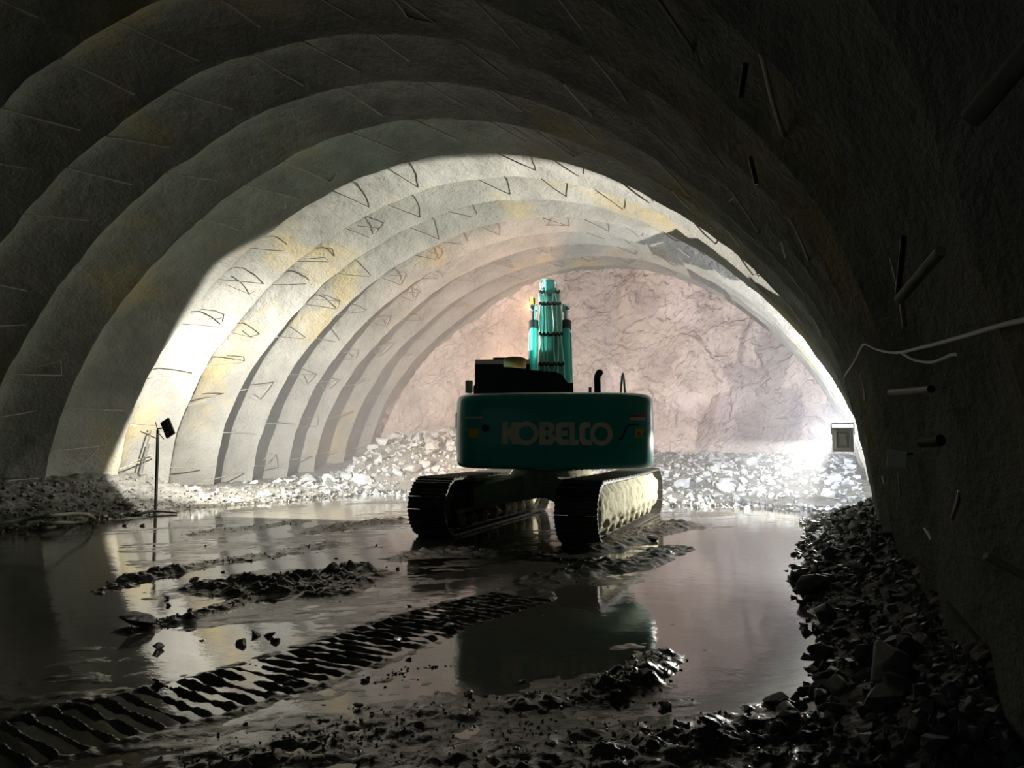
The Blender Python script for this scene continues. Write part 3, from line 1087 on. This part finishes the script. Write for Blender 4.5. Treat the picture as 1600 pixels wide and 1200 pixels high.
# ------------------------------------------------------------------ floodlight on a stand by the left wall
sx_, sy_ = on_ground(243, 803)
gz0 = max(ground1(sx_, sy_), 0)
st = tag(empty('floodlight_stand', (sx_, sy_, 0), 0), 'thin dark lamp stand with a tilted floodlight panel near the left wall', 'lamp stand')
mb = MB()
mb.box((0, 0, .83), (.045, .045, 1.60), bev=.006)
mb.build('pole', 'steel', st)
for a in (.35, .35 + 2.1, .35 + 4.2):
    mb = MB()
    mb.tube([(0, 0, .06), (.42 * math.cos(a), .42 * math.sin(a), .03)], .024, 8)
    mb.build('foot', 'steel', st)
hd = empty('lamp_head')
hd.parent = st
hd.location = (.22, .03, 1.66)
ldir = Vector((-.10, .985, -.14)).normalized()
hd.rotation_euler = (math.atan2(ldir.z, math.hypot(ldir.x, ldir.y)), 0, math.atan2(-ldir.x, ldir.y))
mb = MB()
R = Matrix.Rotation(math.radians(-32), 3, 'Y')
mb.box((0, 0, 0), (.20, .05, .36), rot=R, bev=.01)
mb.box((0, -.035, 0), (.13, .03, .24), rot=R, bev=.006)
mb.build('panel', 'steel', hd)
mb = MB()
mb.box((0, .03, 0), (.17, .012, .32), rot=R)
mb.build('lamp_glass', 'lamp_glass', hd)
mb = MB()
mb.tube([(-.26, -.06, .12), (-.16, -.05, -.10), (-.02, -.05, -.22)], .008, 6)
mb.tube([(-.20, -.05, -.02), (-.04, -.03, .0)], .014, 6)
mb.build('bracket', 'steel', hd)
sl = spot('stand_light', (0, .10, 0), (0, 1, 0), STAND_W, STAND_C, 177, .04, .04, hd)


def beam_profile(light, terms):
    """beam strength shaped by hand: product of ramps over direction components (a, from, to, low, high)"""
    light.data.use_nodes = True
    nt = light.data.node_tree
    ge = nt.nodes.new('ShaderNodeNewGeometry')
    last = None
    for a, f0, f1, lo, hi in terms:
        dt = nt.nodes.new('ShaderNodeVectorMath')
        dt.operation = 'DOT_PRODUCT'
        dt.inputs[1].default_value = a
        nt.links.new(ge.outputs['Incoming'], dt.inputs[0])
        mr = nt.nodes.new('ShaderNodeMapRange')
        for k_, v_ in (('From Min', f0), ('From Max', f1), ('To Min', lo), ('To Max', hi)):
            mr.inputs[k_].default_value = v_
        nt.links.new(dt.outputs['Value'], mr.inputs['Value'])
        if last is not None:
            mu = nt.nodes.new('ShaderNodeMath')
            mu.operation = 'MULTIPLY'
            nt.links.new(last, mu.inputs[0])
            nt.links.new(mr.outputs[0], mu.inputs[1])
            last = mu.outputs[0]
        else:
            last = mr.outputs[0]
    nt.links.new(last, nt.nodes['Emission'].inputs['Strength'])


# beam shaped by hand: weaker to its left, cut off on that side
beam_profile(sl, [((1, 0, 0), -.70, -.12, .30, 1.0), ((0, 0, 1), -.80, -.30, .05, 1.0), ((0, 0, 1), .52, .92, 1.0, .25), ((1, 0, 0), .45, .90, 1.0, 2.6), ((.42, .886, -.26), -.06, -.01, 0.0, 1.0)])
# the wall lamp throws its beam ahead, little of it onto the wall beside it
beam_profile(flood, [((1, 0, 0), .10, .60, .50, .14), ((0, 0, 1), -.55, -.08, .12, 1.0)])
# added fill light beside the lamp, low across the ground to the crawler
crawler_fill = spot('crawler_fill_light', (-.24, .08, -.05), (-.82, -.5, -.05), FILL_W, (1.0, .97, .88), 125, .3, .06, fl)
beam_profile(crawler_fill, [((0, 0, 1), -.05, .035, 1.0, 0.0)])

# ------------------------------------------------------------------ loose things along the walls
# hose on the left bank
pts = [(-60, 826), (0, 818), (40, 812), (80, 806), (110, 803), (135, 804), (147, 810), (140, 815), (118, 817), (92, 817), (70, 819), (62, 823), (72, 826), (88, 823)]
P3 = []
for u, v in pts:
    x, y = on_ground(u, v)
    for _ in range(3):
        z = max(ground1(x, y), 0) + .03
        x, y = on_ground(u, v, z)
    P3.append((x, y, z))
fine = []
for i in range(len(P3) - 1):
    p0, p1, p2, p3 = (Vector(P3[max(i - 1, 0)]), Vector(P3[i]), Vector(P3[i + 1]), Vector(P3[min(i + 2, len(P3) - 1)]))
    for q in range(5):
        t = q / 5
        fine.append(.5 * ((2 * p1) + (p2 - p0) * t + (2 * p0 - 5 * p1 + 4 * p2 - p3) * t * t + (3 * p1 - p0 - 3 * p2 + p3) * t ** 3))
mb = MB()
mb.tube(fine, .028, 8)
tag(mb.build('hose', 'hose', fix=False), 'pale rubber hose lying in a loop on the muddy left bank', 'hose')


def ground_hit(u, v):
    """where a sight line meets the mud or the water"""
    r = sight(u, v)
    t = np.arange(2.0, 27.0, .02)
    x, y, z = r[0] * t, r[1] * t, EYE + r[2] * t
    below = z < np.maximum(ground(x, y), 0)
    i = int(np.argmax(below)) if below.any() else len(t) - 1
    return x[i], y[i]


def wall_hit(u, v, inset=0.0):
    """where a sight line meets the lining (crest radius)"""
    r = sight(u, v)
    lo = None
    for i in range(1, 4000):
        t = i * .01
        p = np.array([0, 0, EYE]) + r * t
        th = math.atan2((p[2] - ZC) / RB, (p[0] - XC) / RA)
        rad = math.hypot((p[2] - ZC) / RB, (p[0] - XC) / RA) * RA
        if rad > RA * float(prof(np.array(th))) - inset + float(squeeze(np.array(th), np.array(p[1]))):
            return Vector(p), th
    return Vector(p), th


# leaning steel rods by the lamp stand
for i, (a, b, lab) in enumerate((((236, 672), (215, 771), 'long thin steel rod leaning on the left wall behind the lamp stand'),
                                 ((233, 694), (219, 764), 'short thin rod leaning beside the longer rod behind the lamp stand'))):
    p1, _ = wall_hit(*a, .06)
    q, _ = wall_hit(*b, .25)
    p0 = Vector((q.x, q.y, ground1(q.x, q.y) - .03))
    mb = MB()
    mb.tube([p0, p1], .014, 7)
    tag(mb.build('steel_rod', 'steel', fix=False), lab, 'rod', 'rods leaning on the left wall')

# cables and anchors on the right wall
def wall_cable(pts, r, lab, sag=0.0):
    P = [wall_hit(u, v, .03)[0] for u, v in pts]
    fine = []
    for i in range(len(P) - 1):
        p0, p1, p2, p3 = P[max(i - 1, 0)], P[i], P[i + 1], P[min(i + 2, len(P) - 1)]
        for q in range(6):
            t = q / 6
            fine.append(.5 * ((2 * p1) + (p2 - p0) * t + (2 * p0 - 5 * p1 + 4 * p2 - p3) * t * t + (3 * p1 - p0 - 3 * p2 + p3) * t ** 3))
    mb = MB()
    mb.tube(fine, r, 7)
    return tag(mb.build('cable', 'cable', fix=False), lab, 'cable', 'cables on the right wall')


wall_cable([(1660, 488), (1600, 500), (1550, 512), (1500, 527), (1440, 543), (1400, 551), (1370, 546), (1352, 538), (1345, 545), (1335, 565), (1320, 588), (1321, 600)], .008, 'pale cable strung along the dark right wall with its end hanging down')
wall_cable([(1410, 552), (1420, 558), (1432, 563), (1455, 566), (1475, 560), (1488, 554), (1500, 555)], .007, 'short pale cable sagging in a loop below the long cable')


def stub(a, b, r, inset=.05, name='anchor_and_shade_bar', m='steel'):
    p0, th = wall_hit(*a, -.02)
    p1, _ = wall_hit(*b, inset)
    mb = MB()
    mb.tube([p0, p1], r, 8)
    mb.build(name, m, par_for(th), fix=False)


stub((1455, 608), (1392, 613), .02, .10)
stub((1425, 709), (1402, 712), .008, .08)
stub((1470, 392), (1405, 468), .02, .10, m='rebar')
stub((1412, 370), (1403, 465), .012, .10)
stub((1625, 60), (1515, 188), .022, .10, m='rebar')
stub((1610, 905), (1540, 868), .014, .10, m='rebar')
stub((1530, 1000), (1478, 940), .012, .08, m='rebar')
stub((1460, 900), (1425, 872), .014, .08, m='rebar')
stub((1165, 100), (1157, 150), .018, .08)  # dark bar standing in for a shadow slot in the vault
stub((1172, 245), (1182, 288), .018, .08)  # likewise a dark bar in place of a shadow slot
stub((1470, 688), (1440, 690), .03, .05)
pp, th_ = wall_hit(1401, 717, .09)
mb = MB()
mb.box((0, 0, 0), (.11, .012, .11), bev=.003)
o = mb.build('marker_plate', 'plate', wall_right, loc=pp)
o.rotation_euler = (0, .1, YAW * .4)

# ------------------------------------------------------------------ rocks
def rock_mesh(seed, n=15, flat=.75):
    r = np.random.default_rng(seed)
    p = r.normal(size=(n, 3))
    p /= np.linalg.norm(p, axis=1)[:, None]
    p *= r.uniform(.75, 1.1, size=(n, 1)) * np.array([1.0, r.uniform(.6, .95), flat * r.uniform(.7, 1.1)])
    bm = bmesh.new()
    for q in p:
        bm.verts.new(q)
    ret = bmesh.ops.convex_hull(bm, input=bm.verts[:])
    dead = [v for v in bm.verts if not v.link_faces]
    bmesh.ops.delete(bm, geom=dead, context='VERTS')
    bmesh.ops.bevel(bm, geom=bm.edges[:], offset=.05, segments=1, affect='EDGES', clamp_overlap=True)
    bmesh.ops.recalc_face_normals(bm, faces=bm.faces)
    me = bpy.data.meshes.new('rock')
    bm.to_mesh(me)
    bm.free()
    return me


def kinds(m, n, base, pts=15, flat=.75):
    out = []
    for i in range(n):
        me = rock_mesh(base + i, pts, flat)
        me.materials.append(M[m])
        out.append(me)
    return out


PALE = kinds('rock_pale', 9, 100)
DARK = kinds('rock_dark', 9, 200)
CLOD = kinds('mud', 6, 300, 18, .55)
rr = random.Random(9)


def rock(name, meshes, x, y, s, lab, cat, group, sink=.25, lift=0.0, z=None):
    o = bpy.data.objects.new(name, rr.choice(meshes))
    C.objects.link(o)
    g = max(ground1(x, y), -.02) if z is None else z
    o.location = (x, y, g + s * (.55 - sink) * .75 + lift)
    o.rotation_euler = (rr.uniform(-.5, .5), rr.uniform(-.5, .5), rr.uniform(0, 6.28))
    o.scale = (s * rr.uniform(.85, 1.2), s * rr.uniform(.8, 1.1), s * rr.uniform(.8, 1.1))
    return tag(o, lab, cat, group)


# pale muck pile left of the machine: sampled where it shows
LPILE = 'broken pale rocks in the muck pile left of the excavator'
cand = []
while len(cand) < 150:
    x, y = rr.uniform(-13.2, -6.2), rr.uniform(17.0, 22.8)
    h = ground1(x, y)
    if h < .05:
        continue
    s = .12 + .22 * rr.random() ** 2
    if any((x - a) ** 2 + (y - b) ** 2 < ((s + c) * .62) ** 2 for a, b, c in cand):
        continue
    cand.append((x, y, s))
big = sorted(cand, key=lambda q: -q[2])
for i, (x, y, s) in enumerate(cand):
    rock('rock', PALE, x, y, s, 'angular pale grey rock lying in the broken muck pile left of the excavator', 'rock', LPILE)
for (u, v, s, lab) in ((655, 684, .34, 'large rounded pale boulder topping the muck pile beside the excavator'),
                       (560, 745, .24, 'pale angular block at the low left end of the muck pile')):
    for yy in np.arange(16.5, 22.6, .05):
        p = at_depth(u, v, yy)
        if ground1(p.x, p.y) + s * .25 > p.z:
            break
    x, y = p.x, p.y
    rock('rock', PALE, x, y, s, lab, 'rock', LPILE)
# muck at the foot of the left wall
n = 0
while n < 34:
    u = rr.uniform(290, 560)
    v = rr.uniform(745, 778)
    x, y = ground_hit(u, v)
    if x < -14.0 or y > 21:
        continue
    rock('rock', PALE, x, y, rr.uniform(.06, .15), 'small pale rock at the foot of the lit left wall', 'rock', 'rocks at the foot of the left wall')
    n += 1
# dark heap on the right bank
RH = 'dark rocks heaped along the right wall'
cand = []
tries = 0
while len(cand) < 105 and tries < 6000:
    tries += 1
    y = 2.6 + 12 * rr.random() ** 1.3
    xr = float(interp_x(RBANK, np.array([y]))[0])
    x = rr.uniform(xr - .05, min(xr + 1.2, .62 + .3 * float(smooth(11, 15, y))))
    s = (.05 + .10 * rr.random() ** 2) * (1.0 if y > 4 else .75)
    if any((x - a) ** 2 + (y - b) ** 2 < ((s + c) * .6) ** 2 for a, b, c in cand):
        continue
    cand.append((x, y, s))
for x, y, s in cand:
    rock('rock', DARK, x, y, s, 'dark angular rock in the heap along the shaded right wall', 'rock', RH, sink=.1)
for (u, v, s, lab) in ((1405, 1022, .13, 'grey block with a flat lit face resting high in the right rubble heap'),
                       (1272, 930, .22, 'broad dark boulder at the water edge of the right rubble heap'),
                       (1390, 1060, .20, 'long flat slab of rock lying across the right rubble heap'),
                       (1385, 1105, .15, 'rounded grey rock low in the rubble heap beside the right wall')):
    x, y = ground_hit(u, v)
    rock('rock', DARK, x, y, s, lab, 'rock', RH, sink=.1)
# far right muck
n = 0
while n < 36:
    x, y = rr.uniform(-3.0, 1.0), rr.uniform(16.4, 22.5)
    if ground1(x, y) < .02:
        continue
    rock('rock', PALE, x, y, rr.uniform(.08, .26), 'pale rock in the low muck slope below the rock face, right of the excavator', 'rock', 'rocks in the muck below the face')
    n += 1
# pale bank rocks just beyond the dark heap
for i in range(16):
    x, y = ground_hit(rr.uniform(1268, 1345), rr.uniform(806, 842))
    rock('rock', PALE, x, y, rr.uniform(.06, .15), 'pale brightly lit rock on the bank below the wall floodlight', 'rock', 'rocks below the wall floodlight')

# clods standing in the water
clods = [(214, 978, .16, 'squarish dark block standing in the water, largest on the left'), (298, 966, .085, 'dark rounded clod standing in bright water right of the squarish block'),
         (248, 1015, .07, 'flat dark clod below the squarish block in the water'),
         (380, 1008, .07, 'dark clod, lower of the cluster in the middle of the bright water'), (400, 994, .055, 'dark clod, upper left of the cluster in the bright water'),
         (421, 995, .055, 'dark clod, upper middle of the cluster in the bright water'), (430, 1003, .06, 'dark clod, right end of the cluster in the bright water'),
         (455, 1071, .06, 'dark clod just beyond the cleat prints'), (1270, 1049, .055, 'dark pebble alone in the water off the right heap'),
         (1212, 1100, .09, 'long dark sliver of rock lying in the puddle near the right heap'), (1232, 1118, .09, 'black mud lump at the near edge of the right puddle'),
         (1110, 1140, .085, 'black mud lump on the near mud bank, left of the puddle edge'), (960, 1090, .05, 'small mud lump on the mud tongue in the dark reflection'),
         (1040, 1106, .05, 'small flat lump at the near end of the right puddle'), (262, 947, .05, 'dark clod in the water above the rounded clod'),
         (302, 908, .06, 'small dark clod in bright water left of the mud heap'), (261, 937, .045, 'tiny dark clod left of the mud heap by the lamp reflection'),
         (700, 985, .06, 'dark clod on the cleat print ridge'), (620, 1005, .055, 'dark clod below the cleat print ridge'), (560, 1108, .045, 'dark clod in the near mud left of the reflection'),
         (1020, 845, .12, 'lit mud lump beside the right crawler'), (222, 822, .06, 'dark clod in the water below the lamp stand foot'), (196, 822, .06, 'flat dark clod left of the lamp reflection'),
         (1010, 1062, .07, 'dark lump on the near end of the mud tongue')]
for u, v, s, lab in clods:
    x, y = ground_hit(u, v)
    o = rock('mud_clod', CLOD, x, y, s, lab, 'clod', 'clods standing in the water', sink=.1)
for i in range(46):
    u, v = rr.uniform(180, 1220), rr.uniform(840, 1120)
    x, y = on_ground(u, v)
    if -6 < x < -2.4 and 9.6 < y < 15.2:
        continue
    rock('mud_clod', CLOD, x, y, rr.uniform(.012, .035), 'small dark crumb of mud in the shallow water', 'clod', 'small crumbs in the shallow water', sink=.1)

# the outermost rocks of a heap get labels of their own
def name_extremes(group, heap):
    obs = [o for o in C.objects if o.get('group') == group]
    plain = max({o['label'] for o in obs}, key=lambda l: sum(o['label'] == l for o in obs))
    done = set()
    for key, txt in ((lambda o: -o.scale.x * o.scale.y * o.scale.z, 'largest plain rock of all in '), (lambda o: o.location.x, 'leftmost rock of all in '),
                     (lambda o: -o.location.x, 'rightmost rock of all in '), (lambda o: o.location.y, 'nearest rock of all in '),
                     (lambda o: -o.location.z, 'topmost rock of all in ')):
        o = min((q for q in obs if q['label'] == plain and q.name not in done), key=key)
        done.add(o.name)
        o['label'] = txt + heap


name_extremes(LPILE, 'the pale muck pile left of the excavator')
name_extremes(RH, 'the dark heap along the right wall')
name_extremes('rocks in the muck below the face', 'the low pale muck slope right of the excavator')
name_extremes('rocks at the foot of the left wall', 'the row at the foot of the lit left wall')

# gravel and crumbs on the banks: one body of stuff
def scatter(name, m, spots, n, smin, smax, kmesh=8):
    V, F = [], []
    base = []
    for i in range(kmesh):
        me = rock_mesh(500 + i, 8, .8)
        bm = bmesh.new()
        bm.from_mesh(me)
        base.append((np.array([v.co for v in bm.verts]), [[v.index for v in f.verts] for f in bm.faces]))
        bm.free()
    X, Y = spots(n)
    H = ground(X, Y)
    off = 0
    vs, fs = [], []
    for x, y, h in zip(X, Y, H):
        if h < -.04:
            continue
        s = smin + (smax - smin) * rng.random() ** 2.5
        pv, pf = base[rng.integers(kmesh)]
        a = rng.random() * 6.28
        c, sn = math.cos(a), math.sin(a)
        q = pv * s
        q = np.stack([q[:, 0] * c - q[:, 1] * sn + x, q[:, 0] * sn + q[:, 1] * c + y, q[:, 2] + h + s * .3], -1)
        vs.append(q)
        fs += [tuple(i + off for i in f) for f in pf]
        off += len(q)
    me = bpy.data.meshes.new(name)
    me.from_pydata(np.concatenate(vs).tolist(), [], fs)
    me.materials.append(M[m])
    return link(name, me)


def sp_right(n):
    y = 2.2 + 13 * rng.random(n) ** 1.5
    return np.minimum(interp_x(RBANK, y) + rng.random(n) * 1.25 - .1, .72 + .3 * smooth(11, 15, y)), y


def sp_left(n):
    y = 4.5 + 13 * rng.random(n)
    return np.maximum(interp_x(LBANK, y) - rng.random(n) ** 1.3 * 2.6 + .12, -14.0), y


def sp_pile(n):
    return -13.5 + 14.5 * rng.random(n), 16.3 + 6.3 * rng.random(n)


def sp_mud(n):
    i = rng.integers(0, len(STROKES), n)
    t = rng.random(n)
    X = np.zeros(n)
    Y = np.zeros(n)
    for k, (L, wd, _, _) in enumerate(STROKES):
        m = i == k
        s = t[m] * (len(L) - 1)
        X[m] = np.interp(s, np.arange(len(L)), L[:, 0]) + rng.normal(0, wd * .55, m.sum())
        Y[m] = np.interp(s, np.arange(len(L)), L[:, 1]) + rng.normal(0, wd * .55, m.sum())
    return X, Y


tag(scatter('gravel', 'rock_dark', sp_right, 4200, .012, .075), 'dark stone rubble filling the heap along the right wall', 'rubble', kind='stuff')
tag(scatter('gravel', 'muck', sp_left, 3000, .015, .09), 'loose grey rubble along the foot of the left wall', 'rubble', kind='stuff')
tag(scatter('gravel', 'rock_pale', sp_pile, 4200, .03, .13), 'pale broken stone filling the muck below the rock face', 'rubble', kind='stuff')
tag(scatter('mud_crumbs', 'mud', sp_mud, 4200, .005, .020), 'black crumbs of wet mud over the ridges in the water', 'mud', kind='stuff')

# ------------------------------------------------------------------ haze hanging under the lamps
th = np.radians(np.linspace(4.5, 176, 40))
m = prof(th)
sec = [(XC + RA * m_ * .985 * math.cos(t), ZC + RB * m_ * .985 * math.sin(t)) for t, m_ in zip(th, m)]
mb = MB()
mb.prism(sec, 13.2, 22.8, 'y')
hz = bpy.data.materials.new('haze')
hz.use_nodes = True
nt = hz.node_tree
nt.nodes.remove(nt.nodes['Principled BSDF'])
vs_ = nt.nodes.new('ShaderNodeVolumeScatter')
vs_.inputs['Color'].default_value = (.96, .97, 1, 1)
vs_.inputs['Density'].default_value = HAZE
vs_.inputs['Anisotropy'].default_value = 0.2
nt.links.new(vs_.outputs[0], nt.nodes['Material Output'].inputs['Volume'])
if HAZE > 0:
    tag(mb.build('haze', hz), 'thin pale dust haze hanging under the tunnel lamps', 'haze', kind='stuff')

# ------------------------------------------------------------------ labels of the setting
for o_, l_, c_ in ((wall_right, 'dark ribbed shotcrete wall on the near shaded side of the tunnel', 'wall'), (wall_left, 'ribbed shotcrete wall partly lit white by the stand lamp', 'wall'),
                   (ceiling, 'arched shotcrete vault of ribs with bare spacer bars', 'ceiling'), (face, 'pinkish raw rock face closing the far end of the tunnel', 'wall'),
                   (floor, 'dark wet mud floor with cleat prints and ridges', 'floor'), (water, 'shallow muddy water standing over the tunnel floor', 'water')):
    tag(o_, l_, c_)
